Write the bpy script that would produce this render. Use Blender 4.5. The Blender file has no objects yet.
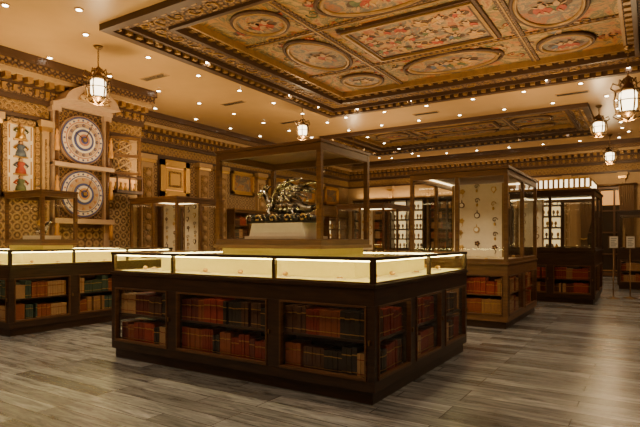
import bpy, math, random
from mathutils import Vector, Matrix
random.seed(7)
CEIL=4.6
# ------------------------------------------------------------------ materials
def nt(name):
    m=bpy.data.materials.new(name); m.use_nodes=True
    n=m.node_tree; b=n.nodes['Principled BSDF']; return m,n,b
def N(n,t,**k):
    x=n.nodes.new(t)
    for a,v in k.items(): setattr(x,a,v)
    return x
def simple(name,col,rough=.5,metal=0,bump=0,scale=20,var=.0,col2=None):
    m,n,b=nt(name)
    b.inputs['Roughness'].default_value=rough; b.inputs['Metallic'].default_value=metal
    tc=N(n,'ShaderNodeTexCoord'); no=N(n,'ShaderNodeTexNoise'); no.inputs['Scale'].default_value=scale
    n.links.new(tc.outputs['Object'],no.inputs['Vector'])
    mx=N(n,'ShaderNodeMix',data_type='RGBA')
    c=Vector(col[:3]); v=max(var,.06)
    mx.inputs[6].default_value=(*(c*(1-v)),1); mx.inputs[7].default_value=(*(c*(1+v)),1)
    if col2:
        mx.inputs[6].default_value=(*col2,1); mx.inputs[7].default_value=(*col,1)
        mr=N(n,'ShaderNodeMapRange'); mr.inputs[1].default_value=.40; mr.inputs[2].default_value=.56
        n.links.new(no.outputs[0],mr.inputs[0]); n.links.new(mr.outputs[0],mx.inputs[0])
    else: n.links.new(no.outputs[0],mx.inputs[0])
    n.links.new(mx.outputs[2],b.inputs['Base Color'])
    if bump:
        bp=N(n,'ShaderNodeBump'); bp.inputs['Strength'].default_value=bump; bp.inputs['Distance'].default_value=.02
        n.links.new(no.outputs[0],bp.inputs['Height']); n.links.new(bp.outputs[0],b.inputs['Normal'])
    return m
def wood(name,c1,c2,rough=.35,sc=(1,1,12)):
    m,n,b=nt(name); b.inputs['Roughness'].default_value=rough
    tc=N(n,'ShaderNodeTexCoord'); mp=N(n,'ShaderNodeMapping'); mp.inputs['Scale'].default_value=sc
    no=N(n,'ShaderNodeTexNoise'); no.inputs['Scale'].default_value=4; no.inputs['Detail'].default_value=5
    r=N(n,'ShaderNodeValToRGB'); r.color_ramp.elements[0].position=.3; r.color_ramp.elements[1].position=.7
    r.color_ramp.elements[0].color=(*c1,1); r.color_ramp.elements[1].color=(*c2,1)
    L=n.links.new; L(tc.outputs['Object'],mp.inputs[0]); L(mp.outputs[0],no.inputs['Vector']); L(no.outputs[0],r.inputs[0]); L(r.outputs[0],b.inputs['Base Color'])
    return m
def ornate(name,cols,scale=5,rough=.5,metal=.0,bump=.6,rnd=.1,wmix=.35):
    m,n,b=nt(name); b.inputs['Roughness'].default_value=rough; b.inputs['Metallic'].default_value=metal
    L=n.links.new
    tc=N(n,'ShaderNodeTexCoord'); vo=N(n,'ShaderNodeTexVoronoi'); vo.inputs['Scale'].default_value=scale; vo.inputs['Randomness'].default_value=rnd
    wv=N(n,'ShaderNodeTexNoise'); wv.inputs['Scale'].default_value=scale*2.2; wv.inputs['Detail'].default_value=3; wv.inputs['Distortion'].default_value=1.5
    L(tc.outputs['Object'],vo.inputs['Vector']); L(tc.outputs['Object'],wv.inputs['Vector'])
    sn=N(n,'ShaderNodeMath',operation='SINE'); ml=N(n,'ShaderNodeMath',operation='MULTIPLY'); ml.inputs[1].default_value=17
    L(vo.outputs['Distance'],ml.inputs[0]); L(ml.outputs[0],sn.inputs[0])
    m2=N(n,'ShaderNodeMath',operation='MULTIPLY_ADD'); m2.inputs[1].default_value=.28; m2.inputs[2].default_value=.15
    L(sn.outputs[0],m2.inputs[0])
    mt=N(n,'ShaderNodeMath',operation='MULTIPLY_ADD'); mt.inputs[1].default_value=wmix*2
    L(wv.outputs[0],mt.inputs[0]); L(m2.outputs[0],mt.inputs[2])
    r=N(n,'ShaderNodeValToRGB'); el=r.color_ramp.elements
    while len(el)<len(cols): el.new(.5)
    for i,c in enumerate(cols):
        el[i].position=.12+.7*i/(len(cols)-1); el[i].color=(*c,1)
    L(mt.outputs[0],r.inputs[0]); L(r.outputs[0],b.inputs['Base Color'])
    bp=N(n,'ShaderNodeBump'); bp.inputs['Strength'].default_value=bump; bp.inputs['Distance'].default_value=.03
    L(mt.outputs[0],bp.inputs['Height']); L(bp.outputs[0],b.inputs['Normal'])
    return m
def fresco(name,cols,scale=1.3):
    m,n,b=nt(name); b.inputs['Roughness'].default_value=.6; L=n.links.new
    tc=N(n,'ShaderNodeTexCoord'); no=N(n,'ShaderNodeTexNoise'); no.inputs['Scale'].default_value=scale; no.inputs['Detail'].default_value=9; no.inputs['Roughness'].default_value=.72; no.inputs['Distortion'].default_value=1.2
    L(tc.outputs['Object'],no.inputs['Vector'])
    r=N(n,'ShaderNodeValToRGB'); el=r.color_ramp.elements
    while len(el)<len(cols): el.new(.5)
    for i,c in enumerate(cols): el[i].position=.30+.4*i/(len(cols)-1); el[i].color=(*c,1)
    L(no.outputs[0],r.inputs[0]); L(r.outputs[0],b.inputs['Base Color']); return m
def emis(name,col,s):
    m,n,b=nt(name); b.inputs['Base Color'].default_value=(*col,1)
    b.inputs['Emission Color'].default_value=(*col,1); b.inputs['Emission Strength'].default_value=s; return m
def glassm(name,f0,k):
    """thin pane: transparent + Schlick reflection, same from both sides"""
    m=bpy.data.materials.new(name); m.use_nodes=True; n=m.node_tree; n.nodes.clear(); L=n.links.new
    o=N(n,'ShaderNodeOutputMaterial'); t=N(n,'ShaderNodeBsdfTransparent'); g=N(n,'ShaderNodeBsdfGlossy'); g.inputs['Roughness'].default_value=.03
    t.inputs[0].default_value=(.97,.975,.94,1); g.inputs[0].default_value=(.9,.9,.9,1)
    ge=N(n,'ShaderNodeNewGeometry'); d=N(n,'ShaderNodeVectorMath',operation='DOT_PRODUCT'); L(ge.outputs['Incoming'],d.inputs[0]); L(ge.outputs['Normal'],d.inputs[1])
    a=N(n,'ShaderNodeMath',operation='ABSOLUTE'); L(d.outputs['Value'],a.inputs[0])
    s=N(n,'ShaderNodeMath',operation='SUBTRACT'); s.inputs[0].default_value=1; L(a.outputs[0],s.inputs[1])
    p=N(n,'ShaderNodeMath',operation='POWER'); p.inputs[1].default_value=5; L(s.outputs[0],p.inputs[0])
    q=N(n,'ShaderNodeMath',operation='MULTIPLY_ADD'); q.inputs[1].default_value=k; q.inputs[2].default_value=f0; L(p.outputs[0],q.inputs[0])
    mx=N(n,'ShaderNodeMixShader'); L(q.outputs[0],mx.inputs[0]); L(t.outputs[0],mx.inputs[1]); L(g.outputs[0],mx.inputs[2]); L(mx.outputs[0],o.inputs[0])
    return m
M={}
M['dark']=wood('dark_walnut',(.026,.0115,.0055),(.060,.027,.0115),.36)
M['brown']=wood('brown_walnut',(.085,.036,.011),(.16,.071,.024),.35)
M['mid']=wood('light_walnut',(.14,.066,.021),(.23,.115,.040),.4)
M['glass']=glassm('clear_glass',.05,.7); M['glass_low']=glassm('door_glass',.03,.5)
M['led']=emis('led_strip',(1,.80,.28),30)
M['led2']=emis('led_strip_soft',(1,.76,.38),6)
M['shelf_fill']=emis('shelf_fill_glow',(1,.75,.42),4)  # glow added to brighten the books, no fitted lamp
M['cream']=simple('cream_cloth',(.88,.77,.27),.8)
M['cream2']=simple('ivory_board',(.76,.66,.50),.8)
M['gold']=simple('gold',(.60,.37,.11),.35,.9)
M['gilt']=simple('dull_gilt',(.34,.19,.055),.45,.3,0,9,.35)
M['brass']=simple('aged_brass',(.28,.17,.07),.4,.9)
M['silver']=simple('silver_tarnished',(.62,.56,.45),.26,.95,.3,18,0,(.05,.04,.03))
M['silver2']=simple('polished_silver',(.80,.75,.62),.25,.9,.1,26,0,(.22,.18,.12))
M['black']=simple('black',(.02,.018,.016),.4)
M['white']=simple('enamel_white',(.85,.80,.68),.4)
M['tan']=simple('tan_plaster',(.55,.34,.135),.34,0,.03,3,.08)
M['beige']=simple('beige_stone',(.48,.31,.14),.6,0,.1,8,.12)
M['pinkstone']=simple('pink_stone',(.50,.34,.21),.6,0,.15,12,.12)
M['choc']=simple('chocolate_trim',(.07,.034,.015),.45)
M['blue']=simple('clock_blue',(.07,.09,.27),.5)
M['rose']=simple('clock_rose',(.50,.22,.14),.5)
M['amber']=simple('amber_paint',(.60,.30,.07),.5,0,0,4,.5)
M['curtain']=simple('bronze_curtain',(.22,.13,.06),.8,0,.1,14)
M['orn_w']=ornate('carved_wall_panel',[(.06,.030,.012),(.27,.155,.06),(.45,.30,.135)],6)
M['orn_g']=ornate('gilded_scrollwork',[(.05,.025,.01),(.30,.165,.045),(.48,.29,.09),(.20,.10,.03)],7)
M['orn_d']=ornate('dark_carving',[(.03,.015,.007),(.12,.057,.022),(.32,.18,.06)],9)
M['fresco']=fresco('ceiling_fresco',[(.05,.028,.012),(.34,.09,.02),(.44,.21,.045),(.09,.10,.05),(.50,.29,.085),(.26,.06,.02),(.40,.24,.07)],2.0)
M['fresco2']=fresco('fresco_medallion',[(.11,.04,.015),(.36,.13,.04),(.10,.12,.11),(.46,.26,.085),(.30,.07,.025),(.48,.30,.11)],2.6)
M['f_red']=fresco('painted_red',[(.26,.03,.012),(.44,.08,.025)],5); M['f_grn']=fresco('painted_green',[(.05,.07,.03),(.17,.18,.07)],5)
M['f_blu']=fresco('painted_blue',[(.05,.07,.11),(.14,.17,.21)],5); M['f_flesh']=fresco('painted_flesh',[(.38,.20,.08),(.54,.33,.15)],5)
M['f_och']=fresco('painted_ochre',[(.35,.16,.03),(.56,.32,.07)],5); M['f_drk']=fresco('painted_umber',[(.04,.02,.008),(.12,.055,.02)],5)
M['shade']=emis('lantern_glass',(1,.82,.50),7)
M['bulb']=emis('downlight',(1,.88,.66),30)
M['lit']=emis('backlit_panel',(1,.70,.32),1.2)
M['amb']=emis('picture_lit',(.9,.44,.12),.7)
M['crown']=emis('backlit_crown',(1,.82,.50),2.6)
M['night']=simple('window_night',(.05,.035,.024),.12)
bookcols=[(.24,.028,.013),(.14,.025,.015),(.30,.08,.027),(.10,.04,.02),(.48,.28,.12),(.03,.022,.018),(.34,.045,.022),(.05,.085,.06),(.38,.19,.07)]
for i,c in enumerate(bookcols): M['bk%d'%i]=simple('book_leather_%d'%i,c,.5,0,.1,40,.2)

def floor_mat():
    m,n,b=nt('grey_plank_floor'); L=n.links.new
    tc=N(n,'ShaderNodeTexCoord'); br=N(n,'ShaderNodeTexBrick')
    br.inputs['Scale'].default_value=1; br.inputs['Brick Width'].default_value=1.25; br.inputs['Row Height'].default_value=.16
    br.inputs['Mortar Size'].default_value=.004; br.inputs['Mortar Smooth'].default_value=.1; br.inputs['Bias'].default_value=0
    br.inputs['Color1'].default_value=(.098,.096,.093,1); br.inputs['Color2'].default_value=(.31,.315,.32,1); br.inputs['Mortar'].default_value=(.045,.042,.04,1)
    br.offset=.37; br.offset_frequency=3
    L(tc.outputs['Object'],br.inputs['Vector'])
    mp=N(n,'ShaderNodeMapping'); mp.inputs['Scale'].default_value=(1.3,10,1); L(tc.outputs['Object'],mp.inputs[0])
    no=N(n,'ShaderNodeTexNoise'); no.inputs['Scale'].default_value=1.9; no.inputs['Detail'].default_value=8; no.inputs['Roughness'].default_value=.72; no.inputs['Distortion'].default_value=.6
    L(mp.outputs[0],no.inputs['Vector'])
    r=N(n,'ShaderNodeValToRGB'); r.color_ramp.elements[0].position=.34; r.color_ramp.elements[1].position=.64
    r.color_ramp.elements[0].color=(.36,.35,.34,1); r.color_ramp.elements[1].color=(1.4,1.39,1.37,1)
    L(no.outputs[0],r.inputs[0])
    mx=N(n,'ShaderNodeMix',data_type='RGBA',blend_type='MULTIPLY'); mx.inputs[0].default_value=1
    L(br.outputs[0],mx.inputs[6]); L(r.outputs[0],mx.inputs[7]); L(mx.outputs[2],b.inputs['Base Color'])
    b.inputs['Roughness'].default_value=.27
    bp=N(n,'ShaderNodeBump'); bp.inputs['Strength'].default_value=.12; bp.inputs['Distance'].default_value=.01
    L(no.outputs[0],bp.inputs['Height']); L(bp.outputs[0],b.inputs['Normal'])
    return m
M['floor']=floor_mat()

# ------------------------------------------------------------------ builder
class B:
    def __init__(s): s.v=[];s.f=[];s.m=[];s.sm=[];s.names=[];s.T=Matrix.Identity(4)
    def mi(s,m):
        if m not in s.names: s.names.append(m)
        return s.names.index(m)
    def add(s,vs,fs,m,smooth=False):
        o=len(s.v); s.v+= [tuple(s.T@Vector(p)) for p in vs]; k=s.mi(m)
        for f in fs: s.f.append([i+o for i in f]); s.m.append(k); s.sm.append(smooth)
    def box(s,x0,x1,y0,y1,z0,z1,m):
        if x0>x1:x0,x1=x1,x0
        if y0>y1:y0,y1=y1,y0
        if z0>z1:z0,z1=z1,z0
        vs=[(x,y,z) for z in(z0,z1) for y in(y0,y1) for x in(x0,x1)]
        s.add(vs,[(0,2,3,1),(4,5,7,6),(0,1,5,4),(2,6,7,3),(0,4,6,2),(1,3,7,5)],m)
    def quad(s,a,b,c,d,m): s.add([a,b,c,d],[(0,1,2,3)],m)
    def lathe(s,c,prof,m,seg=16,axis='z',smooth=True):
        vs=[];fs=[]
        for r,h in prof:
            for i in range(seg):
                t=2*math.pi*i/seg; x=r*math.cos(t); y=r*math.sin(t)
                p=(x,y,h) if axis=='z' else ((h,x,y) if axis=='x' else (x,h,y))
                vs.append((c[0]+p[0],c[1]+p[1],c[2]+p[2]))
        for j in range(len(prof)-1):
            for i in range(seg):
                k=(i+1)%seg; fs.append((j*seg+i,j*seg+k,(j+1)*seg+k,(j+1)*seg+i))
        fs.append(tuple(range(seg))[::-1]); fs.append(tuple((len(prof)-1)*seg+i for i in range(seg)))
        s.add(vs,fs,m,smooth)
    def tube(s,path,rad,m,seg=8,closed=False,flat=1.0):
        P=[Vector(p) for p in path]; n=len(P); vs=[];fs=[]
        if not hasattr(rad,'__len__'): rad=[rad]*n
        up=Vector((0,0,1))
        for i,p in enumerate(P):
            a=P[(i-1)%n] if (closed or i>0) else P[0]; b=P[(i+1)%n] if (closed or i<n-1) else P[-1]
            t=(b-a).normalized(); sd=t.cross(up)
            if sd.length<.05: sd=t.cross(Vector((0,1,0)))
            sd.normalize(); u=sd.cross(t).normalized()
            for j in range(seg):
                q=2*math.pi*j/seg; vs.append(tuple(p+sd*math.cos(q)*rad[i]*flat+u*math.sin(q)*rad[i]))
        for i in range(n if closed else n-1):
            k=(i+1)%n
            for j in range(seg):
                l=(j+1)%seg; fs.append((i*seg+j,i*seg+l,k*seg+l,k*seg+j))
        if not closed: fs.append(tuple(range(seg))); fs.append(tuple((n-1)*seg+j for j in range(seg))[::-1])
        s.add(vs,fs,m,True)
    def poly(s,pts,t0,t1,m):
        n=len(pts); vs=[(x,t0,z) for x,z in pts]+[(x,t1,z) for x,z in pts]
        fs=[tuple(range(n)),tuple(range(n,2*n))[::-1]]+[(i,(i+1)%n,(i+1)%n+n,i+n) for i in range(n)]
        s.add(vs,fs,m)
    def ell(s,c,r,m,seg=14,rings=8):
        vs=[];fs=[]
        for j in range(rings+1):
            ph=math.pi*j/rings
            for i in range(seg):
                t=2*math.pi*i/seg; vs.append((c[0]+r[0]*math.sin(ph)*math.cos(t),c[1]+r[1]*math.sin(ph)*math.sin(t),c[2]-r[2]*math.cos(ph)))
        for j in range(rings):
            for i in range(seg):
                k=(i+1)%seg; fs.append((j*seg+i,j*seg+k,(j+1)*seg+k,(j+1)*seg+i))
        s.add(vs,fs,m,True)
    def done(s,name,origin=(0,0,0),bevel=0,parent=None,fixn=True):
        me=bpy.data.meshes.new(name)
        o=Vector(origin); me.from_pydata([tuple(Vector(p)-o) for p in s.v],[],s.f)
        for nme in s.names: me.materials.append(M[nme])
        me.polygons.foreach_set('material_index',s.m); me.polygons.foreach_set('use_smooth',s.sm)
        me.update()
        if fixn:
            import bmesh
            bm=bmesh.new(); bm.from_mesh(me); bmesh.ops.recalc_face_normals(bm,faces=bm.faces); bm.to_mesh(me); bm.free()
        ob=bpy.data.objects.new(name,me); bpy.context.collection.objects.link(ob); ob.location=o
        if bevel:
            md=ob.modifiers.new('bevel','BEVEL'); md.width=bevel; md.segments=2; md.limit_method='ANGLE'
        if parent: ob.parent=parent; ob.matrix_parent_inverse=parent.matrix_world.inverted()
        return ob
def empty(name,loc):
    e=bpy.data.objects.new(name,None); e.empty_display_size=.2; bpy.context.collection.objects.link(e); e.location=loc
    bpy.context.view_layer.update(); return e
def frameF(b0): return Matrix(((1,0,0,0),(0,-1,0,b0),(0,0,1,0),(0,0,0,1)))
def frameBk(b1): return Matrix(((1,0,0,0),(0,1,0,b1),(0,0,1,0),(0,0,0,1)))
def frameR(a1): return Matrix(((0,1,0,a1),(1,0,0,0),(0,0,1,0),(0,0,0,1)))
def frameL(a0): return Matrix(((0,-1,0,a0),(1,0,0,0),(0,0,1,0),(0,0,0,1)))
def inlight(name,x,y,z,e,parent,ang=120,col=(1,.80,.52),r=.05):
    l=bpy.data.lights.new(name,'SPOT'); l.energy=e; l.color=col; l.spot_size=math.radians(ang); l.spot_blend=.7; l.shadow_soft_size=r
    o=bpy.data.objects.new(name,l); bpy.context.collection.objects.link(o); o.location=(x,y,z)
    if parent: o.parent=parent; o.matrix_parent_inverse=parent.matrix_world.inverted()

def books(b,s0,s1,z,hm,depth=.17,tin=.06,pal=None,wmul=1):
    s=s0+.01; pal=pal or [0,0,1,2,3,6,6,5,4,8]
    run=0
    while s<s1-.03:
        if run<=0:
            run=random.randint(2,7); kc=random.choice(pal); h0=hm*random.uniform(.72,.95); w0=random.uniform(.026,.045)*wmul
        run-=1
        w=min(w0*random.uniform(.9,1.1),s1-s-.002); h=h0*random.uniform(.98,1.02)
        t=-tin-random.uniform(0,.012)
        b.box(s,s+w-.003,t-depth,t,z,z+h,'bk%d'%kc)
        for q in ((.14,.17),(.72,.76)):
            b.box(s-.0005,s+w-.0025,t-.01,t+.0015,z+h*q[0],z+h*q[1],'gold' if kc!=4 else 'bk0')
        s+=w
        if random.random()<.03: s+=.03

def faces4(a0,a1,b0,b1,secF,secR):
    return ((frameF(b0),secF,True),(frameR(a1),secR,False),(frameBk(b1),secF,True),(frameL(a0),secR,False))
def lower(fr,bk,a0,a1,b0,b1,secF,secR,ztop,wd,pal=None,core=.32,shelves=(.2,.475),op=(.2,.75)):
    z0,z1=op; C=.065
    fr.box(a0+.03,a1-.03,b0+.03,b1-.03,0,.1,'dark')
    fr.box(a0,a1,b0,b1,.1,z0-.02,wd)
    fr.box(a0,a1,b0,b1,z1,ztop,wd)
    fr.box(a0+core,a1-core,b0+core,b1-core,z0-.02,z1,'dark')
    for x in (a0,a1-C):
        for y in (b0,b1-C): fr.box(x,x+C,y,y+C,z0-.02,z1,wd)
    for T,sec,isF in faces4(a0,a1,b0,b1,secF,secR):
        fr.T=T; bk.T=T
        for c in sec[1:-1]:
            fr.box(c-C,c+C,-.07,0,z0-.02,z1,wd); fr.box(c-.012,c+.012,-core,-.07,z0-.02,z1,'dark')
        for i in range(len(sec)-1):
            s0=sec[i]+C; s1=sec[i+1]-C
            for q in ((s0,s0+.016,z0+.006,z1-.016),(s1-.016,s1,z0+.006,z1-.016),(s0,s1,z0-.02,z0+.006),(s0,s1,z1-.016,z1+.0)):
                fr.box(q[0],q[1],-.03,.010,q[2],q[3],'brown')
            fr.box(s0,s1,-core,-.05,shelves[1]-.02,shelves[1],wd)
            fr.box(s0+.03,s1-.03,-.055,-.04,z1-.012,z1-.002,'shelf_fill')  # added glowing strip over the books
            fr.box(s1+.02,s1+.035,0,.02,(z0+z1)/2-.02,(z0+z1)/2+.02,'brass')
            fr.quad((s0,-.012,z0),(s1,-.012,z0),(s1,-.012,z1),(s0,-.012,z1),'glass_low')
            ba=s0+(0 if i else .01) if isF or i else s0+.17
            bb=s1 if (isF or i<len(sec)-2) else s1-.17
            for zs,hm in ((shelves[0]-.02,shelves[1]-shelves[0]),(shelves[1],z1-shelves[1])):
                books(bk,ba,bb,zs,hm-.03,.17,.06,pal)
    fr.T=bk.T=Matrix.Identity(4)

def watch(b,c,r,axis,out,rim='gold'):
    b.lathe(c,[(r,0),(r,out*.8),(r*.85,out)],rim,14,axis,False)
    b.lathe(c,[(r*.7,out*.9),(r*.7,out*1.12)],'white',14,axis,False)
def trinket(b,x,y,z):
    k=random.random()
    b.box(x-.04,x+.04,y-.03,y+.03,z,z+.010,'cream2'); 
    if k<.6:
        b.lathe((x,y,z+.010),[(.026,0),(.026,.01),(.018,.014)],'gold',14); b.lathe((x,y,z+.024),[(.017,0),(.017,.002)],'white',12)
    else: b.ell((x,y,z+.03),(.03,.02,.02),'gold',10,6)

def island(name,a0,a1,b0,b1,secF,secR,up,uptop,stripR,pal=None):
    root=empty(name,((a0+a1)/2,(b0+b1)/2,0))
    fr=B();bk=B();gl=B();it=B()
    lower(fr,bk,a0,a1,b0,b1,secF,secR,.885,'dark',pal)
    zt=1.12
    fr.box(a0-.012,a1+.012,b0-.012,b1+.012,.885,.915,'dark')
    fr.box(a0+.045,a1-.045,b0+.045,b1-.045,.915,.925,'cream')
    i=.36
    fr.box(a0+i,a1-i,b0+i,b1-i,.925,1.085,'cream')
    for x in (a0,a1-.04):
        for y in (b0,b1-.04): fr.box(x,x+.04,y,y+.04,.915,1.092,'dark')
    fr.box(a0-.006,a1+.006,b0-.006,b0+.03,1.092,zt,'dark'); fr.box(a0-.006,a1+.006,b1-.03,b1+.006,1.092,zt,'dark')
    fr.box(a0-.006,a0+.03,b0+.03,b1-.03,1.092,zt,'dark'); fr.box(a1-.03,a1+.006,b0+.03,b1-.03,1.092,zt,'dark')
    for T,sec,isF in faces4(a0,a1,b0,b1,secF,stripR):
        fr.T=gl.T=T
        for c in sec[1:-1]: fr.box(c-.016,c+.016,-.035,0,.915,1.092,'dark')
        fr.box(sec[0]+.04,sec[-1]-.04,-.02,.004,.915,.93,'brown')
        fr.box(sec[0]+.06,sec[-1]-.06,-.052,-.032,1.082,1.098,'led')
        gl.quad((sec[0]+.01,-.01,.92),(sec[-1]-.01,-.01,.92),(sec[-1]-.01,-.01,1.09),(sec[0]+.01,-.01,1.09),'glass')
    fr.T=gl.T=Matrix.Identity(4)
    gl.quad((a0+.03,b0+.03,zt-.004),(a1-.03,b0+.03,zt-.004),(a1-.03,b1-.03,zt-.004),(a0+.03,b1-.03,zt-.004),'glass')
    s=a0+.3
    while s<a1-.2:
        trinket(it,s,b0+.2,.925); trinket(it,s,b1-.2,.925); s+=random.uniform(.25,.6)
    s=b0+.4
    while s<b1-.35:
        trinket(it,a1-.2,s,.925); trinket(it,a0+.2,s,.925); s+=random.uniform(.25,.6)
    u0,u1,v0,v1=up
    fr.box(u0+.05,u1-.05,v0+.05,v1-.05,1.085,1.165,'cream')
    fr.box(u0-.02,u1+.02,v0-.02,v1+.02,1.165,1.20,'mid')
    fr.box(u0,u1,v0,v1,1.20,1.255,'brown')
    fr.box(u0+.055,u1-.055,v0+.055,v1-.055,1.255,1.262,'mid')
    p=.05
    for x in (u0,u1-p):
        for y in (v0,v1-p): fr.box(x,x+p,y,y+p,1.255,uptop-.03,'brown')
    fr.box(u0-.01,u1+.01,v0-.01,v1+.01,uptop-.03,uptop,'brown')
    for T,sec,isF in faces4(u0,u1,v0,v1,(u0,u1),(v0,v1)):
        c0,c1=sec
        fr.T=gl.T=T
        fr.box(c0+p,c1-p,-p,-.002,uptop-.105,uptop-.03,'brown')
        gl.quad((c0+.02,-.02,1.25),(c1-.02,-.02,1.25),(c1-.02,-.02,uptop-.06),(c0+.02,-.02,uptop-.06),'glass')
        fr.box(c1-.045,c1-.01,0,.012,1.55,1.60,'brass')
    fr.T=gl.T=Matrix.Identity(4)
    for x in (u0+.25,u1-.25): fr.lathe((x,v0+.2,uptop-.045),[(.03,0),(.03,.015)],'led2',12)  # glowing pucks added under the case roof, beside the spots
    fr.done('cabinet_frame',root.location,.003,root); bk.done('leather_books',root.location,0,root,False); gl.done('glass_panes',root.location,0,root,False); it.done('watches_and_trinkets',root.location,0,root)
    for x in (u0+.25,u1-.25): inlight('case_fill_spot',x,v0+.2,uptop-.05,10,root)  # spots added to brighten the ornament inside the upper case
    return root

secF=[-4.86,-3.93,-2.69,-1.74]; secR=[3.5,4.26,5.03,5.82]
island('island_display_case',-4.86,-1.74,3.5,5.82,secF,secR,(-3.96,-2.62,4.14,5.15),2.21,[3.5,4.68,5.82])
secF2=[-9.45,-8.2,-6.95]; secR2=[3.5,4.4,5.3,6.2]
island('island_display_case',-9.45,-6.95,3.5,6.2,secF2,secR2,(-9.08,-7.97,4.5,5.1),2.04,secR2,[4,4,7,7,0,2,6,8])

# ---- silver centrepiece: winged beast on a dark rocky base, ivory plinth
def centerpiece():
    b=B(); cx,cy=-3.36,4.6; z=1.262
    b.box(cx-.40,cx+.40,cy-.22,cy+.22,z,z+.03,'cream2')
    b.poly([(cx-.37,z+.03),(cx+.37,z+.03),(cx+.33,z+.17),(cx-.33,z+.17)],cy-.18,cy+.18,'cream2')
    z+=.17
    b.box(cx-.43,cx+.41,cy-.15,cy+.15,z,z+.025,'black')
    for i in range(44):
        x=cx-.44+.86*i/43; b.ell((x,cy+random.uniform(-.11,.11),z+.035+random.uniform(0,.035)),(.038,.05,.035),'black' if i%4 else 'silver',8,5)
    zb=z+.07; k_=1.3
    def S(p): return (cx+(p[0])*k_,cy+p[1]*k_,zb+p[2]*k_)
    def tb(path,rad,m='silver',seg=8,flat=1.0): b.tube([S(p) for p in path],[r*k_ for r in rad],m,seg,False,flat)
    tb([(.31,.02,.17),(.335,.02,.13),(.30,.01,.08),(.24,0,.06),(.16,0,.075),(.06,0,.085),(-.04,0,.08),(-.12,0,.09),(-.16,0,.12)],[.006,.014,.02,.03,.05,.062,.058,.048,.036],'silver',12)
    tb([(-.13,0,.09),(-.18,0,.13),(-.205,0,.18),(-.225,0,.215),(-.265,0,.215)],[.045,.034,.028,.032,.02],'silver',10)
    tb([(-.24,0,.22),(-.28,0,.215),(-.315,0,.20)],[.028,.02,.006],'silver2'); tb([(-.245,0,.205),(-.275,0,.185),(-.30,0,.172)],[.02,.012,.004],'silver2')
    for sg in(-1,1):
        tb([(-.225,sg*.015,.235),(-.20,sg*.03,.265),(-.165,sg*.04,.275)],[.012,.009,.002],'silver2',6)
        tb([(-.10,sg*.04,.11),(-.06,sg*.08,.20),(.0,sg*.10,.255),(.07,sg*.12,.27)],[.02,.016,.013,.006],'silver2',8)
        for q in range(8):
            f=q/7; a0=(-.08+.12*f,sg*(.06+.05*f),.17+.09*f); e=(.05+.22*f,sg*(.10+.05*f),.10+.16*f+.03*math.sin(q*2))
            mid=tuple((a0[i]+e[i])/2+(0,0,.02)[i] for i in range(3)); tb([a0,mid,e],[.015,.022,.004],'silver2' if q%2 else 'silver',6,.35)
        for lx in (-.11,.13):
            tb([(lx,sg*.04,.08),(lx-.03,sg*.07,.045),(lx+.01,sg*.075,.015),(lx-.035,sg*.08,-.005)],[.026,.016,.011,.008],'silver',8)
    for q in range(9): tb([(-.15+.045*q,0,.12),(-.14+.045*q,0,.155)],[.012,.002],'silver2',5)
    for k in range(13):
        x=cx-.40+.066*k; b.tube([(x+(.05-.005*i)*math.cos(i*.7),cy-.16,zb-.02+(.05-.005*i)*math.sin(i*.7)) for i in range(9)],.009,('silver','black','gold')[k%3],6)
    b.done('silver_dragon_sculpture',(cx,cy,1.262))
centerpiece()
def clockpiece():
    b=B(); cx,cy,z=-8.5,4.8,1.262
    b.box(cx-.3,cx+.3,cy-.15,cy+.15,z,z+.06,'cream2')
    z+=.06
    b.tube([(cx-.25,cy,z+.12),(cx-.1,cy,z+.1),(cx+.05,cy,z+.11),(cx+.2,cy,z+.2),(cx+.28,cy,z+.22)],[.01,.06,.07,.03,.01],'silver',10)
    for x in (-.12,.08): b.tube([(cx+x,cy,z),(cx+x,cy,z+.1)],[.02,.03],'silver',8)
    b.lathe((cx-.02,cy,z+.17),[(.06,0),(.07,.05),(.03,.1),(.01,.16)],'gold',12)
    b.done('silver_table_ornament',(cx,cy,1.262))
clockpiece()

# ---- tall cases
def brooch(it,x,y,z,m):
    k=random.randint(0,3)
    if k==0: watch(it,(x,y,z),random.uniform(.035,.05),'y',-.02,m); it.box(x-.005,x+.005,y-.012,y,z+.04,z+.085,m)
    elif k==1:
        for q in range(5):
            a=q*2*math.pi/5; it.ell((x+.028*math.cos(a),y-.008,z+.028*math.sin(a)),(.02,.008,.016),m,8,5)
        it.ell((x,y-.014,z),(.012,.008,.012),'gold',8,5); it.tube([(x,y-.008,z-.03),(x+.02,y-.008,z-.07),(x,y-.008,z-.1)],.006,m,5)
    elif k==2:
        it.tube([(x+(.045-.003*i)*math.cos(i*.55),y-.01,z+(.045-.003*i)*math.sin(i*.55)) for i in range(13)],.006,m,5)
        it.ell((x,y-.01,z-.07),(.018,.01,.028),'gold',8,5)
    else:
        it.poly([(x-.03,z+.05),(x+.03,z+.05),(x+.045,z),(x,z-.06),(x-.045,z)],y-.015,y,m); it.poly([(x-.018,z+.035),(x+.018,z+.035),(x+.028,z),(x,z-.035),(x-.028,z)],y-.02,y-.015,'cream2')
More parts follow.
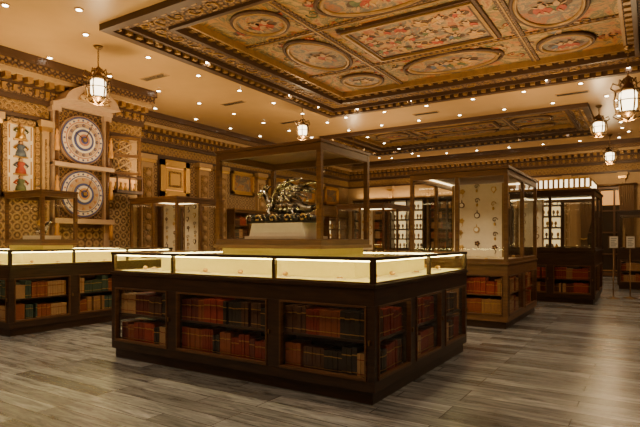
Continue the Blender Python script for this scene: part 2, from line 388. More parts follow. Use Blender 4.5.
def tall(name,a0,a1,b0,b1,H,secF,secR,board=None,wd='mid',lowh=.93,pal=None,e=18,rim='gold'):
    root=empty(name,((a0+a1)/2,(b0+b1)/2,0)); fr=B();bk=B();gl=B();it=B()
    lower(fr,bk,a0,a1,b0,b1,secF,secR,lowh-.03,wd,pal)
    fr.box(a0-.015,a1+.015,b0-.015,b1+.015,lowh-.03,lowh,wd)
    fr.box(a0+.06,a1-.06,b0+.06,b1-.06,lowh,lowh+.01,'cream2')
    p=.055
    fr.box(a0-.02,a1+.02,b0-.02,b1+.02,H-.04,H,wd)
    for x in (a0,a1-p):
        for y in (b0,b1-p): fr.box(x,x+p,y,y+p,lowh,H-.04,wd)
    for T,sec,isF in faces4(a0,a1,b0,b1,secF,secR):
        fr.T=gl.T=T
        for c in sec[1:-1]: fr.box(c-p/2,c+p/2,-p,0,lowh+.05,H-.13,wd)
        fr.box(sec[0]+p,sec[-1]-p,-p,-.001,H-.13,H-.04,wd)
        fr.box(sec[0]+p,sec[-1]-p,-p,-.001,lowh,lowh+.05,wd)
        fr.box(sec[0]+.09,sec[-1]-.09,-.085,-.065,H-.06,H-.042,'led2')
        gl.quad((sec[0]+.02,-.02,lowh),(sec[-1]-.02,-.02,lowh),(sec[-1]-.02,-.02,H-.05),(sec[0]+.02,-.02,H-.05),'glass')
    fr.T=gl.T=Matrix.Identity(4)
    for (x0,x1,y) in (board or []):
        it.box(x0,x1,y,y+.04,lowh+.05,H-.13,'cream2')
        for q in ((x0-.02,x0+.01),(x1-.01,x1+.02)): it.box(q[0],q[1],y-.012,y+.045,lowh+.05,H-.13,'brass')
        nx=max(2,int((x1-x0)/.2)); nz=5
        for i in range(nx):
            for k in range(nz):
                brooch(it,x0+(x1-x0)*(i+.5)/nx+random.uniform(-.02,.02),y,lowh+.20+(H-.45-lowh)*k/(nz-1)+(.08 if i%2 else 0)+random.uniform(-.02,.02),rim if random.random()<.7 else 'gold')
    x=a0+.2
    while x<a1-.15:
        trinket(it,x,b0+.2,lowh+.01); trinket(it,x,b1-.25,lowh+.01); x+=random.uniform(.15,.3)
    fr.done('cabinet_frame',root.location,.003,root); bk.done('leather_books',root.location,0,root,False); gl.done('glass_panes',root.location,0,root,False); it.done('pocket_watches',root.location,0,root)
    inlight('case_fill_spot',(a0+a1)/2,b0+.25,H-.06,e,root)
tall('tall_display_case',-3.12,-1.67,7.5,9.7,2.29,[-3.12,-2.39,-1.67],[7.5,8.6,9.7],[(-2.78,-1.98,8.55)],'mid',.93,[0,2,4,4,8,6],34,'bk3')
tall('tall_display_case',-9.77,-8.27,7.5,8.9,2.17,[-9.77,-9.02,-8.27],[7.5,8.2,8.9],[(-9.6,-9.1,8.3),(-8.9,-8.45,8.3)],'mid',.93,None,20,'bk3')
tall('tall_display_case',-7.1,-5.7,12,13.8,2.2,[-7.1,-6.4,-5.7],[12,12.9,13.8],[(-6.9,-6.5,13.0)],'brown')
tall('tall_display_case',-3.3,-.9,11.3,13.2,2.25,[-3.3,-2.5,-1.7,-.9],[11.3,12.25,13.2],[(-2.45,-1.95,12.0)],'dark',1.05,None,12,'brass')
tall('tall_display_case',-.7,1.4,15.2,16.8,2.0,[-.7,.0,.7,1.4],[15.2,16.0,16.8],None,'dark',1.0,None,8,'brass')
b=B(); b.box(-3.2,-1.0,11.4,13.1,2.255,2.30,'gold')
for i in range(23):
    x=-3.15+.095*i; b.box(x,x+.055,11.42,11.50,2.30,2.46,'crown'); b.box(x+.055,x+.095,11.41,11.5,2.3,2.46,'gilt')
for i in range(17):
    y=11.52+.09*i; b.box(-1.08,-1.0,y,y+.055,2.30,2.46,'crown')
b.box(-3.2,-1.0,11.4,13.1,2.46,2.50,'gold'); b.box(-3.1,-1.12,11.52,13.0,2.3,2.46,'beige')
b.done('illuminated_cabinet_crown',(-2.1,12.2,2.255))

def stand(x,y,h):
    b=B(); b.lathe((x,y,0),[(.14,0),(.14,.015),(.02,.03),(.012,.06),(.012,h)],'brass',16)
    b.T=Matrix.Translation((x,y,h+.1))@Matrix.Rotation(.5,4,'Z')
    b.box(-.10,.10,-.012,.012,-.13,.14,'brass'); b.box(-.085,.085,-.018,-.01,-.115,.125,'white')
    for k in range(5): b.box(-.06,.06-.02*(k%3),-.02,-.017,.08-.04*k,.09-.04*k,'black')
    b.done('sign_stand',(x,y,0))
stand(-.66,12.7,1.1); stand(-.36,13.0,1.1)

# ------------------------------------------------------------------ room shell
A0,A1,B0,B1=-11.5,3.5,-1.5,20.5; AP=-10.0; BP=7.87
b=B(); b.box(A0-.2,A1+.2,B0-.2,B1+.2,-.1,0,'floor'); b.done('floor',(0,0,0))
b=B(); b.box(A0-.2,A0,BP,B1+.2,0,CEIL,'orn_w'); b.box(A0-.2,AP,BP-.2,BP-.001,0,CEIL,'beige'); b.box(AP-.2,AP,B0-.2,BP-.2,0,CEIL,'orn_w'); b.done('wall_left')
b=B(); b.box(A0,A1+.2,B1,B1+.2,0,CEIL,'beige'); b.done('wall_back')
b=B(); b.box(A1,A1+.2,B0-.2,B1,0,CEIL,'orn_w'); b.done('wall_right')
b=B(); b.box(AP,A1,B0-.2,B0,0,CEIL,'orn_w'); b.done('wall_front')
holes=[(-7.1,.45,5.1,11.75),(-8.9,-1.4,14.3,18.1)]
ca=sorted({A0-.2,A1+.2,*[h[0] for h in holes],*[h[1] for h in holes]}); cb=sorted({B0-.2,B1+.2,*[h[2] for h in holes],*[h[3] for h in holes]})
b=B()
for i in range(len(ca)-1):
    for j in range(len(cb)-1):
        x=(ca[i]+ca[i+1])/2;y=(cb[j]+cb[j+1])/2
        if any(h[0]<x<h[1] and h[2]<y<h[3] for h in holes): continue
        b.box(ca[i],ca[i+1],cb[j],cb[j+1],CEIL,CEIL+.35,'tan')
for h in holes: b.box(h[0]-.05,h[1]+.05,h[2]-.05,h[3]+.05,CEIL+.3,CEIL+.4,'choc')
b.done('ceiling')

def ring(b,r,w,z0,z1,m):
    x0,x1,y0,y1=r
    b.box(x0,x1,y0,y0+w,z0,z1,m); b.box(x0,x1,y1-w,y1,z0,z1,m); b.box(x0,x0+w,y0+w,y1-w,z0,z1,m); b.box(x1-w,x1,y0+w,y1-w,z0,z1,m)
def ins(r,w): return (r[0]+w,r[1]-w,r[2]+w,r[3]-w)
def dent(b,r,z0,z1,m,step=.16,w=.08,d=.1):
    x0,x1,y0,y1=r; n=int((x1-x0)/step)
    for i in range(n):
        x=x0+(x1-x0)*(i+.5)/n
        b.box(x-w/2,x+w/2,y0,y0+d,z0,z1,m); b.box(x-w/2,x+w/2,y1-d,y1,z0,z1,m)
    n=int((y1-y0)/step)
    for i in range(n):
        y=y0+(y1-y0)*(i+.5)/n
        b.box(x0,x0+d,y-w/2,y+w/2,z0,z1,m); b.box(x1-d,x1,y-w/2,y+w/2,z0,z1,m)
def ovalring(b,cx,cy,z,rx,ry,r,m,seg=40):
    b.tube([(cx+rx*math.cos(t),cy+ry*math.sin(t),z) for t in [2*math.pi*i/seg for i in range(seg)]],r,m,6,True)
def ovaldisc(b,cx,cy,z,rx,ry,m,rot=0,n=28,th=.02):
    c,s=math.cos(rot),math.sin(rot)
    vs=[]
    for i in range(n):
        x=rx*math.cos(2*math.pi*i/n); y=ry*math.sin(2*math.pi*i/n); vs.append((cx+x*c-y*s,cy+x*s+y*c,z))
    vs2=[(v[0],v[1],z+th) for v in vs]; b.add(vs+vs2,[tuple(range(n)),tuple(range(n,2*n))]+[(i,(i+1)%n,(i+1)%n+n,i+n) for i in range(n)],m)
def figure2d(b,x,y,z,s,rot):
    c,sn=math.cos(rot),math.sin(rot)
    def P(u,v): return (x+(u*c-v*sn)*s,y+(u*sn+v*c)*s)
    robe=random.choice(['f_red','f_blu','f_grn','f_och','f_red','f_och']); r2=random.choice(['f_och','f_flesh','f_red','f_grn'])
    def O(u,v,rx,ry,m,a=0,k=0): 
        p=P(u,v); ovaldisc(b,p[0],p[1],z-.004*k,rx*s,ry*s,m,rot+a,12,.004)
    O(0,-.15,.55,.3,'f_drk',random.uniform(-.4,.4),0)
    O(.1,-.25,.24,.36,robe,random.uniform(-.6,.6),1); O(-.12,-.38,.18,.26,r2,random.uniform(-.9,.9),2)
    O(0,.1,.12,.2,'f_flesh',0,3); O(0,.38,.075,.09,'f_flesh',0,3); O(.0,.43,.08,.05,'f_drk',0,4)
    for sg in(-1,1):
        a=random.uniform(.3,1.3); O(sg*.22,.16+random.uniform(-.1,.1),.16,.04,'f_flesh',sg*a,4)
        O(sg*.14+.05,-.55,.05,.18,'f_flesh',sg*.4,4)
def scroll(b,x,y,z,s,rot,m,dirn=1):
    pts=[]
    for i in range(14):
        t=i*.45; r=s*(1-i/16); pts.append((x+r*math.cos(rot+dirn*t),y+r*math.sin(rot+dirn*t),z))
    b.tube(pts,[s*.13*(1-i/20) for i in range(14)],m,5)
def coffer(name,h,big):
    b=B(); k=1 if big else .62
    r=(h[0]-.12,h[1]+.12,h[2]-.12,h[3]+.12)
    ring(b,r,.14,CEIL-.10,CEIL,'choc'); r=ins(r,.10)
    dent(b,r,CEIL-.07,CEIL+.03,'gilt',.2,.09,.12)
    ring(b,r,.16*k,CEIL-.0,CEIL+.3,'orn_d'); r=ins(r,.14*k)
    ring(b,r,.07,CEIL-.03,CEIL+.3,'choc'); r=ins(r,.07)
    bw=.42*k
    ring(b,r,bw,CEIL+.05,CEIL+.3,'orn_d')
    sz=bw*.36; st=bw*.78
    n=int((r[1]-r[0])/st)
    for i in range(n):
        x=r[0]+(r[1]-r[0])*(i+.5)/n
        for y in (r[2]+bw/2,r[3]-bw/2): scroll(b,x,y,CEIL+.04,sz,i*2.1,'gilt',1 if i%2 else -1)
    n=int((r[3]-r[2])/st)
    for i in range(n):
        y=r[2]+(r[3]-r[2])*(i+.5)/n
        for x in (r[0]+bw/2,r[1]-bw/2): scroll(b,x,y,CEIL+.04,sz,i*2.1,'gilt',1 if i%2 else -1)
    r=ins(r,bw)
    ring(b,r,.07,CEIL+.0,CEIL+.3,'choc'); r=ins(r,.07)
    dent(b,r,CEIL+.08,CEIL+.16,'gilt',.22,.1,.1)
    ring(b,r,.12*k,CEIL+.11,CEIL+.3,'orn_d'); r=ins(r,.12*k)
    ring(b,r,.05,CEIL+.09,CEIL+.3,'gilt'); r=ins(r,.05)
    zz=CEIL+.2
    b.box(r[0],r[1],r[2],r[3],zz,zz+.05,'fresco')
    x0,x1,y0,y1=r; cx,cy=(x0+x1)/2,(y0+y1)/2; W=x1-x0; Hh=y1-y0
    nx=int(W/.40); ny=int(Hh/.38)
    for i in range(nx):
        for j in range(ny):
            x=x0+W*(i+.5)/nx+random.uniform(-.08,.08); y=y0+Hh*(j+.5)/ny+random.uniform(-.08,.08)
            if x0+.25<x<x1-.25 and y0+.25<y<y1-.25:
                if random.random()<.5: figure2d(b,x,y,zz-.004,.26,random.uniform(0,6.28))
                else:
                    for q in range(4): scroll(b,x+random.uniform(-.15,.15),y+random.uniform(-.15,.15),zz-.005,random.uniform(.06,.12),random.uniform(0,6),random.choice(['f_och','f_grn','f_red','gilt','f_drk']),random.choice((-1,1)))
    def panel(q):
        b.box(q[0],q[1],q[2],q[3],zz-.03,zz,'fresco2'); ring(b,q,.05,zz-.08,zz,'gilt'); ring(b,ins(q,.07),.03,zz-.05,zz,'choc'); ring(b,(q[0]-.05,q[1]+.05,q[2]-.05,q[3]+.05),.05,zz-.05,zz,'f_drk')
        n=int((q[1]-q[0])/.34)
        for i in range(n):
            for j in (0,1,2): figure2d(b,q[0]+.12+(q[1]-q[0]-.24)*(i+.5)/n,q[2]+(q[3]-q[2])*(.22+.27*j)+random.uniform(-.05,.05),zz-.034,.30,math.pi+random.uniform(-.7,.7))
    def medal(mx,my,rx,ry,nf):
        ovaldisc(b,mx,my,zz-.03,rx,ry,'fresco2'); ovalring(b,mx,my,zz-.035,rx,ry,.035,'gilt'); ovalring(b,mx,my,zz-.03,rx*1.12,ry*1.12,.03,'f_drk')
        for i in range(nf): figure2d(b,mx+rx*(-.45+.9*(i+.5)/nf),my,zz-.034,min(.42,ry*.85),math.pi+random.uniform(-.4,.4))
    panel((cx-W*.19,cx+W*.19,cy-Hh*.16,cy+Hh*.16))
    for sx in(-1,1):
        medal(cx+sx*W*.35,cy,W*.08,Hh*.16,2)
        for sy in(-1,1): medal(cx+sx*W*.35,cy+sy*Hh*.36,W*.07,Hh*.085,2)
    for sy in(-1,1): medal(cx,cy+sy*Hh*.34,W*.15,Hh*.10,4)
    for x in (cx-W*.245,cx+W*.245): b.box(x-.07,x+.07,y0,y1,zz-.03,zz,'orn_d'); b.box(x-.014,x+.014,y0,y1,zz-.045,zz,'gilt')
    for y in (cy-Hh*.21,cy+Hh*.21): b.box(x0,x1,y-.06,y+.06,zz-.025,zz,'orn_d'); b.box(x0,x1,y-.012,y+.012,zz-.04,zz,'gilt')
    b.done(name,(cx,cy,CEIL))
coffer('ceiling_fresco_coffer',holes[0],True); coffer('ceiling_fresco_coffer',holes[1],False)
b=B()
for (x,y) in ((-8.6,7.2),(-8.6,9.6),(-8.6,12.0),(-5,13.1),(-1.5,13.1)):
    b.box(x-.35,x+.35,y-.09,y+.09,CEIL-.012,CEIL,'beige')
    for i in range(5): b.box(x-.32,x+.32,y-.075+.032*i,y-.06+.032*i,CEIL-.016,CEIL-.01,'black')
b.done('ceiling_air_vents',(0,0,CEIL))
pts=[]
for i in range(14): pts.append((-7.75,2.6+1.25*i)); pts.append((-9.3,2.9+1.25*i))
for i in range(8): pts.append((-10.6,8.9+1.4*i))
for i in range(9): pts.append((-7.0+1.15*i,12.35)); pts.append((-6.6+1.15*i,13.75)); pts.append((-8.6+1.15*i,18.6)); pts.append((-8.9+1.15*i,19.5))
for i in range(5): pts.append((-.7,14.3+.9*i))
for i in range(7): pts.append((-7+1.1*i,4.5))
b=B()
for x,y in pts:
    b.lathe((x,y,CEIL-.012),[(.065,0),(.065,.012)],'beige',14,'z',False); b.lathe((x,y,CEIL-.016),[(.038,0),(.038,.005)],'bulb',12,'z',False)
for h in holes:
    r=ins(h,.06); n=5
    for i in range(n):
        x=r[0]+(r[1]-r[0])*(i+.5)/n
        for y in (r[2],r[3]): b.lathe((x,y,CEIL-.02),[(.03,0),(.03,.02)],'bulb',10,'z',False)
        y=r[2]+(r[3]-r[2])*(i+.5)/n
        for x in (r[0],r[1]): b.lathe((x,y,CEIL-.02),[(.03,0),(.03,.02)],'bulb',10,'z',False)
b.done('recessed_downlights',(0,0,CEIL))

# ---- cornices
def cornice(name,T,s0,s1,k=1):
    b=B(); b.T=T
    b.box(s0,s1,0,.06,3.55,3.62,'choc'); b.box(s0,s1,0,.04,3.62,3.86,'orn_g'); b.box(s0,s1,0,.12*k,3.86,3.95,'choc')
    b.box(s0,s1,0,.16*k,3.95,4.12,'orn_d')
    n=int((s1-s0)/.2)
    for i in range(n):
        c=s0+(s1-s0)*(i+.5)/n; b.box(c-.05,c+.05,0,.34*k,4.16,4.26,'gilt'); b.box(c-.035,c+.035,0,.20*k,3.99,4.10,'gilt')
    b.box(s0,s1,0,.2*k,4.12,4.26,'choc'); b.box(s0,s1,0,.4*k,4.26,4.34,'beige'); b.box(s0,s1,0,.5*k,4.34,4.46,'orn_d'); b.box(s0,s1,0,.58*k,4.46,4.6,'choc')
    b.done(name)
cornice('trim_1',frameR(AP),B0,BP+.1); cornice('trim_2',frameR(A0),BP+.1,B1); cornice('trim_3',frameF(B1),A0,A1)
cornice('trim_4',frameBk(BP),A0,AP-.02,.6)
cornice('trim_5',frameL(A1),B0,B1)
for nm,T,s0,s1 in (('baseboard_left',frameR(A0),BP,B1),('baseboard_bay',frameR(AP),B0,BP),('baseboard_back',frameF(B1),A0,A1),('baseboard_right',frameL(A1),B0,B1)):
    b=B(); b.T=T; b.box(s0,s1,0,.03,0,.18,'dark'); b.box(s0,s1,0,.045,.18,.22,'gilt'); b.done(nm)

# ---- astronomical clock
def dial(b,s,z,r,kind):
    def disc(rr,t0,t1,m,seg=48): b.lathe((s,t0,z),[(rr,0),(rr,t1-t0)],m,seg,'y',False)
    disc(r,.10,.16,'pinkstone'); disc(r*.97,.16,.175,'gilt'); disc(r*.94,.175,.185,'blue')
    disc(r*.88,.180,.188,'cream2')
    for i in range(24):
        a=2*math.pi*i/24; x=s+r*.81*math.cos(a); zz=z+r*.81*math.sin(a)
        b.lathe((x,.188,zz),[(r*.042,0),(r*.042,.006)],'rose' if i%2 else 'blue',8,'y',False)
    disc(r*.75,.188,.195,'rose' if kind else 'blue'); disc(r*.71,.195,.2,'cream2')
    disc(r*.68,.198,.205,'pinkstone'); disc(r*.52,.205,.212,'white' if kind else 'beige')
    for i in range(12):
        a=2*math.pi*i/12; x=s+r*.60*math.cos(a); zz=z+r*.60*math.sin(a)
        b.lathe((x,.205,zz),[(r*.065,0),(r*.065,.008)],'blue' if kind else 'rose',10,'y',False)
        b.lathe((x,.212,zz),[(r*.035,0),(r*.035,.006)],'gold',10,'y',False)
    disc(r*.44,.212,.222,'blue'); disc(r*.34,.222,.23,'cream2'); disc(r*.24,.23,.24,'rose' if kind else 'amber'); disc(r*.16,.24,.245,'blue'); disc(r*.08,.24,.27,'gold',16)
    for a,L in ((1.1,.75),(2.6,.5)):
        c,sn=math.cos(a),math.sin(a); w=.012
        b.poly([(s-sn*w,z+c*w),(s+c*r*L,z+sn*r*L),(s+sn*w,z-c*w),(s-c*r*.15,z-sn*r*.15)],.25,.26,'brown')
b=B(); b.T=frameR(AP); s=6.4
b.box(s-.63,s+.63,.0,.08,.6,3.9,'mid'); b.box(s-.48,s+.48,.08,.1,1.7,3.86,'orn_d')
for sg in(-1,1):
    b.box(s+sg*.63,s+sg*.50,.0,.17,.6,3.88,'pinkstone'); b.box(s+sg*.66,s+sg*.47,0,.2,3.78,3.9,'pinkstone'); b.box(s+sg*.66,s+sg*.47,0,.22,2.73,2.80,'pinkstone'); b.box(s+sg*.66,s+sg*.47,0,.22,1.6,1.68,'pinkstone')
    b.tube([(s+sg*.565,.2,1.68),(s+sg*.565,.2,2.73)],.035,'brown',10); b.tube([(s+sg*.565,.2,2.80),(s+sg*.565,.2,3.78)],.035,'brown',10)
    for z in (1.25,3.0,2.1):
        b.lathe((s+sg*.60,.26,z),[(.05,0),(.045,.12),(.03,.2),(.045,.27),(.02,.33),(.032,.37),(.0,.43)],'amber',10)
b.box(s-.66,s+.66,0,.24,3.88,3.96,'pinkstone')
pts2=[(s-.62,3.96)]
for i in range(21):
    t=i/20; x=-.6+1.2*t; pts2.append((s+x,3.98+.42*(1-abs(x/.6))**.55))
pts2.append((s+.62,3.96)); b.poly(pts2,0,.56,'pinkstone')
b.poly([(s-.36,4.0),(s+.36,4.0),(s+.2,4.2),(s,4.3),(s-.2,4.2)],.56,.59,'orn_g')
b.lathe((s,.59,4.12),[(.09,0),(.09,.05)],'gold',16,'y',False)
for sg in(-1,1): b.ell((s+sg*.24,.6,4.06),(.09,.04,.06),'beige')
b.box(s-.66,s+.66,0,.3,2.70,2.78,'pinkstone'); b.box(s-.66,s+.66,0,.3,1.58,1.68,'pinkstone')
b.box(s-.5,s+.5,.08,.12,.7,1.5,'orn_w'); b.box(s-.7,s+.7,0,.3,.45,.6,'pinkstone'); b.box(s-.66,s+.66,0,.26,0,.45,'pinkstone')
dial(b,s,3.29,.50,True); dial(b,s,2.19,.50,False)
b.done('astronomical_clock',(AP,s,0))

def shutter(s,z0,z1,w,ang,nm='fretwork_shutter'):
    b=B(); b.T=frameR(AP)@Matrix.Translation((s,.05,0))@Matrix.Rotation(ang,4,'Z')
    def bar(p,q,r=.018): b.tube([p,q],r,'beige',6)
    for z in (z0,z1,(z0+z1)/2): b.box(0,w,-.02,.02,z-.03,z+.03,'mid')
    for x in (0,w): b.box(x-.03,x+.03,-.02,.02,z0-.03,z1+.03,'mid')
    zm=(z0+z1)/2
    for a,c in ((z0,zm),(zm,z1)):
        bar((0,0,a),(w,0,c)); bar((w,0,a),(0,0,c)); b.tube([(w/2+w*.22*math.cos(t),0,(a+c)/2+w*.22*math.sin(t)) for t in [i*math.pi/8 for i in range(16)]],.016,'gold',6,True)
    b.done(nm,(AP+.05,s,0))
shutter(7.12,2.72,3.5,.62,.5)
b=B(); b.T=frameR(AP)
b.box(7.12,7.8,.0,.3,2.28,2.34,'dark'); b.box(7.12,7.8,0,.3,2.62,2.66,'dark')
for x in (7.12,7.44,7.77): b.box(x,x+.03,.27,.3,2.34,2.62,'dark')
for i in range(5): b.lathe((7.2+.125*i,.15,2.34),[(.04,0),(.05,.05),(.02,.12),(.03,.18)],'gold',10)
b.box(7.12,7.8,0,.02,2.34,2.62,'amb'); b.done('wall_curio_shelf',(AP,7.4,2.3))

def pict(name,T,s0,s1,z0,z1,fm,pm,fw=.1,fig=0):
    b=B(); b.T=T
    b.box(s0-fw*.3,s1+fw*.3,0.002,.03,z0-fw*.3,z1+fw*.3,'choc')
    for q in ((s0,s0+fw,z0,z1),(s1-fw,s1,z0,z1),(s0,s1,z0,z0+fw),(s0,s1,z1-fw,z1)): b.box(q[0],q[1],0.002,.09,q[2],q[3],fm)
    f2=fw*1.25
    for q in ((s0+fw,s0+f2,z0+fw,z1-fw),(s1-f2,s1-fw,z0+fw,z1-fw),(s0+fw,s1-fw,z0+fw,z0+f2),(s0+fw,s1-fw,z1-f2,z1-fw)): b.box(q[0],q[1],0.002,.06,q[2],q[3],'gold')
    b.box(s0+fw,s1-fw,.002,.035,z0+fw,z1-fw,pm)
    if fig==-1:
        for k in (.22,.30,.36): b.box(s0+k,s1-k,.035,.035+k*.08,z0+k,z1-k,'gold' if k!=.30 else 'orn_g')
    elif fig:
        cs=(s0+s1)/2; n=fig; H=(z1-z0-2*fw)/n
        for k in range(n):
            zb=z0+fw+H*k+.04; cols=['f_grn','f_red','f_blu','gold']
            b.lathe((cs,.045,zb),[(.10,0),(.085,H*.25),(.05,H*.42),(.08,H*.56),(.07,H*.66),(.02,H*.70)],cols[k%4],12)
            b.ell((cs,.06,zb+H*.76),(.04,.035,.05),'f_flesh',10,6); b.ell((cs,.05,zb+H*.81),(.045,.035,.035),'bk3',10,6)
            for sg in(-1,1): b.tube([(cs+sg*.07,.06,zb+H*.6),(cs+sg*.13,.07,zb+H*.45),(cs+sg*.09,.1,zb+H*.36)],[.022,.018,.012],cols[(k+1)%4],8)
            b.box(cs-.13,cs+.13,.03,.07,zb-.03,zb,'gold')
            for sg in (-1,1): b.tube([(cs+sg*.2,.04,zb+q*H*.2+.02*math.sin(q*3)) for q in range(5)],.012,'f_och',5)
    b.done(name,tuple(T@Vector(((s0+s1)/2,0,(z0+z1)/2))))
pict('painted_figure_panel',frameR(AP),4.88,5.56,2.05,3.5,'orn_g','cream2',.08,4)
pict('painted_figure_panel',frameR(AP),3.6,4.5,2.05,3.5,'orn_g','cream2',.08,4)
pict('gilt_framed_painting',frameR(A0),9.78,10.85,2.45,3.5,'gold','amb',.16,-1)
for q in (12.7,14.6,16.5,18.4): pict('gilt_framed_painting',frameR(A0),q,q+1.1,2.75,3.5,'gold','fresco2',.1)
def pilaster(T,s,w,z1=3.55):
    b=B(); b.T=T
    b.box(s-w/2,s+w/2,0,.12,.25,z1-.2,'beige'); b.box(s-w/2-.05,s+w/2+.05,0,.16,0,.25,'beige')
    b.box(s-w/2+.06,s+w/2-.06,.12,.14,.4,z1-.35,'orn_g')
    b.box(s-w/2-.04,s+w/2+.04,0,.17,z1-.2,z1-.12,'gold'); b.box(s-w/2-.07,s+w/2+.07,0,.2,z1-.12,z1,'beige')
    for i in range(8):
        z=1.0+(z1-1.5)*i/7; b.lathe((s,.14,z),[(w*.24,0),(w*.22,.03),(w*.1,.05)],'beige',12,'y')
    b.done('wall_pilaster',tuple(T@Vector((s,0,0))))
for s_ in (9.3,11.4,12.2,14.15,16.05,17.95): pilaster(frameR(A0),s_,.4)
pilaster(frameR(AP),4.67,.26); pilaster(frameR(AP),5.66,.14)

def wallcase(T,s0,s1,H,lit,wd='brown'):
    b=B(); b.T=T; d=.38
    b.box(s0,s1,0,.03,0,H,wd); b.box(s0,s0+.06,0,d,0,H,wd); b.box(s1-.06,s1,0,d,0,H,wd)
    b.box(s0,s1,0,d,0,.12,wd); b.box(s0-.04,s1+.04,0,d+.05,H-.12,H-.03,wd); b.box(s0-.07,s1+.07,0,d+.09,H-.03,H,'gilt')
    b.box(s0,s1,0,d+.08,.85,.92,wd)
    c=(s0+s1)/2; b.box(c-.03,c+.03,0,d,0,H,wd)
    z=.12; 
    while z<H-.3:
        b.box(s0,s1,.03,d-.02,z-.02,z,wd)
        if lit and z>.9:
            b.box(s0+.07,s1-.07,.03,.04,z,z+.34,'lit')
            x=s0+.15
            while x<s1-.12:
                if abs(x-c)>.06: b.lathe((x,.2,z),[(.04,0),(.03,.02),(.015,.05),(.05,.1),(.04,.17),(.02,.2)],random.choice(['gold','silver2','brown','amber']),10)
                x+=random.uniform(.12,.2)
        else:
            for (p,q) in ((s0+.07,c-.04),(c+.04,s1-.07)):
                oldT=b.T; b.T=oldT@Matrix.Translation((0,d,0)); books(b,p,q,z,.33,.2,.06,None,1.3); b.T=oldT
        z+=.4
        if .75<z<.92: z=.94
    b.quad((s0+.05,d-.03,.92),(s1-.05,d-.03,.92),(s1-.05,d-.03,H-.12),(s0+.05,d-.03,H-.12),'glass_low')
    b.done('wall_bookcase',tuple(T@Vector((c,0,0))),0)
for i,q in enumerate((9.55,12.45,14.4,16.3,18.2)): wallcase(frameR(A0),q,q+1.5,2.25,i%2==0)
x=-11.0
i=0
while x<-2.6:
    wallcase(frameF(B1),x,x+1.5,3.0,i%3==1,'dark'); x+=1.72; i+=1
for k in range(6): pilaster(frameF(B1),-9.39+1.72*k,.16)
for q in (-1,.8,2.6,4.4,6.2,8,9.8,11.6,13.4): wallcase(frameL(A1),q,q+1.6,2.9,False,'dark')  # unseen bookcases, added to keep reflections in the case glass dark
def window(n,s0,s1,z0,z1):
    b=B(); b.T=frameF(B1)
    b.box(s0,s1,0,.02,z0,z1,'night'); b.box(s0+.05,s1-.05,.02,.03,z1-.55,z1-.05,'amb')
    for q in ((s0-.12,s0+.04,z0,z1+.1),(s1-.04,s1+.12,z0,z1+.1),(s0-.2,s1+.2,z1,z1+.18),(s0,s1,z0,z0+.1)): b.box(q[0],q[1],0,.10,q[2],q[3],'brown')
    w=(s1-s0)
    for k in (1,2): b.box(s0+w*k/3-.03,s0+w*k/3+.03,0,.07,z0,z1,'brown')
    for k in (1,2,3): b.box(s0,s1,0,.06,z0+(z1-z0)*k/4-.025,z0+(z1-z0)*k/4+.025,'brown')
    b.done('window_%d'%n,tuple(frameF(B1)@Vector(((s0+s1)/2,0,z0))))
    for sg,e in ((1,s0-.15),(-1,s1+.15)):
        c=B(); c.T=frameF(B1); vs=[];fs=[]; nu=40; zs=[z0+.02,.6,1.1,1.3,1.6,2.2,z1+.1]; wd=[.36,.30,.22,.18,.26,.40,.46]
        for zi,zz_ in enumerate(zs):
            for u in range(nu+1):
                f=u/nu; vs.append((e+sg*wd[zi]*f,.20+.035*math.sin(f*math.pi*14),zz_))
        for zi in range(len(zs)-1):
            for u in range(nu):
                p=zi*(nu+1)+u; fs.append((p,p+1,p+nu+2,p+nu+1))
        c.add(vs,fs,'curtain',True); c.tube([(e-sg*.02,.26,1.3),(e+sg*.1,.28,1.27),(e+sg*.2,.26,1.3)],.025,'gold',6)
        c.done('window_curtain',tuple(frameF(B1)@Vector((e,0.2,z0))),0,None,False)
    c=B(); c.T=frameF(B1); c.tube([(s0-.25,.2,z1+.13),(s1+.25,.2,z1+.13)],.03,'brass',8); c.done('curtain_rod',tuple(frameF(B1)@Vector(((s0+s1)/2,.2,z1))))
window(1,-1.9,-.6,0.02,3.0); window(2,.2,1.5,0.02,3.0)

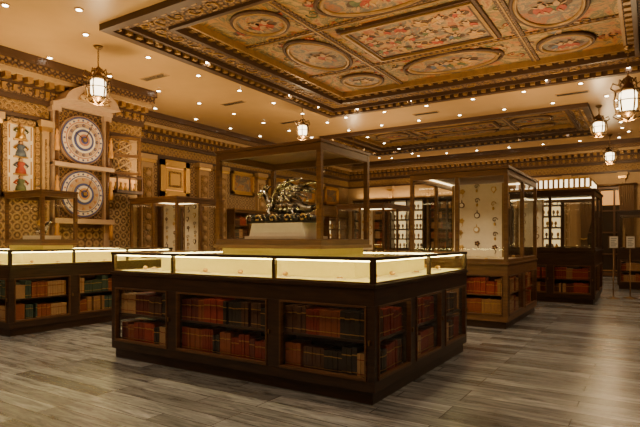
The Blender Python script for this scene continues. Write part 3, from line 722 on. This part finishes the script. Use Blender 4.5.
# ---- lanterns
def lantern(x,y,zb,h,r):
    root=empty('pendant_lantern',(x,y,zb)); b=B(); g=B()
    z1=zb+h
    g.lathe((x,y,zb+h*.2),[(r*.45,0),(r*.62,h*.1),(r*.62,h*.38),(r*.4,h*.46)],'shade',18)
    b.lathe((x,y,zb),[(.0,0),(r*.12,h*.03),(r*.06,h*.06),(r*.3,h*.12),(r*.7,h*.17),(r*.8,h*.2),(r*.5,h*.21)],'brass',18)
    b.lathe((x,y,zb+h*.62),[(r*.85,0),(r*.9,h*.03),(r*.5,h*.07),(r*.3,h*.14),(r*.12,h*.2),(r*.2,h*.26),(r*.05,h*.34),(0.01,h*.38)],'brass',18)
    for i in range(6):
        a=math.pi*i/3; c,s_=math.cos(a),math.sin(a)
        b.tube([(x+c*r*.8,y+s_*r*.8,zb+h*.19),(x+c*r*.95,y+s_*r*.95,zb+h*.4),(x+c*r*.85,y+s_*r*.85,zb+h*.64)],r*.07,'brass',6)
        b.tube([(x+c*r*.85,y+s_*r*.85,zb+h*.64),(x+c*r*1.2,y+s_*r*1.2,zb+h*.72),(x+c*r*1.05,y+s_*r*1.05,zb+h*.82),(x+c*r*.6,y+s_*r*.6,zb+h*.76),(x+c*r*.25,y+s_*r*.25,zb+h*.9)],r*.065,'brass',6)
        b.tube([(x+c*r*.8,y+s_*r*.8,zb+h*.2),(x+c*r*1.05,y+s_*r*1.05,zb+h*.14),(x+c*r*.6,y+s_*r*.6,zb+h*.06),(x+c*r*.1,y+s_*r*.1,zb+h*.03)],r*.055,'brass',6)
    ovalring(b,x,y,zb+h*.42,r*.95,r*.95,r*.04,'brass',24)
    z=z1-.02; k=0
    while z<CEIL-.06:
        a=(k%2)*math.pi/2
        b.tube([(x+.014*math.cos(t)*math.cos(a),y+.014*math.cos(t)*math.sin(a),z+.025+.025*math.sin(t)) for t in [i*math.pi/4 for i in range(8)]],.005,'brass',5,True)
        z+=.04; k+=1
    b.lathe((x,y,CEIL-.06),[(.02,0),(.06,.03),(.08,.06)],'brass',14)
    b.done('lantern_frame',root.location,0,root); g.done('lantern_glass',root.location,0,root)
    l=bpy.data.lights.new('lantern_light','POINT'); l.energy=48; l.color=(1,.68,.34); l.shadow_soft_size=.08
    o=bpy.data.objects.new('lantern_bulb',l); bpy.context.collection.objects.link(o); o.parent=root; o.location=(0,0,-.12)
for p in ((-8.06,5.54,3.57,.72,.2),(-7.33,10.74,3.73,.6,.17),(-.32,10.45,3.29,.85,.22),(-1.08,14.7,3.8,.62,.2),(-1.08,18.9,3.64,.62,.2),(-8.06,14.7,3.7,.62,.2)): lantern(*p)  # last lantern is an extra, added for more light on the ceiling

# ------------------------------------------------------------------ lights
for (x,y) in ((-7.75,3.2),(-7.75,7),(-7.75,10.5),(-9.3,13.5),(-9.3,17),(-5.1,13.75),(-2,12.35),(-4.5,19),(-.5,16),(-5,4.5),(-2.5,4.5),(-.5,2),(-3,1.5),(-6,1.5),(.9,6),(.9,10),(-8.5,.5)):
    inlight('ceiling_spot',x,y,CEIL-.05,130,None,130,(1,.79,.53),.06)
def up(x,y,z,sx,sy,e,rx=math.pi):  # upward area lights added above the cases to brighten the ceiling
    l=bpy.data.lights.new('ceiling_fill_light','AREA'); l.shape='RECTANGLE'; l.size=sx; l.size_y=sy; l.energy=e; l.color=(1,.68,.35)
    o=bpy.data.objects.new('ceiling_fill_light',l); bpy.context.collection.objects.link(o); o.location=(x,y,z); o.rotation_euler=(rx,0,0)
up(-3.29,4.65,2.23,1,.7,85); up(-8.5,4.8,2.06,.8,.4,60); up(-2.4,8.6,2.31,1.1,1.8,90); up(-9,8.2,2.19,1.2,1.1,60); up(-6.4,12.9,2.22,1.1,1.5,75); up(-2.1,12.2,2.56,1.8,1.4,45); up(-7,20.3,3.05,8,.2,55)
w=bpy.data.worlds.new('world'); bpy.context.scene.world=w; w.use_nodes=True; w.node_tree.nodes['Background'].inputs[0].default_value=(.5,.42,.3,1); w.node_tree.nodes['Background'].inputs[1].default_value=.2
# ------------------------------------------------------------------ camera
c=bpy.data.cameras.new('camera'); co=bpy.data.objects.new('camera',c); bpy.context.collection.objects.link(co)
co.location=(0,0,1.25); co.rotation_euler=(math.pi/2,0,math.radians(32.4)); c.sensor_width=36; c.lens=29.25; c.shift_y=.0414; c.clip_end=100
bpy.context.scene.camera=co
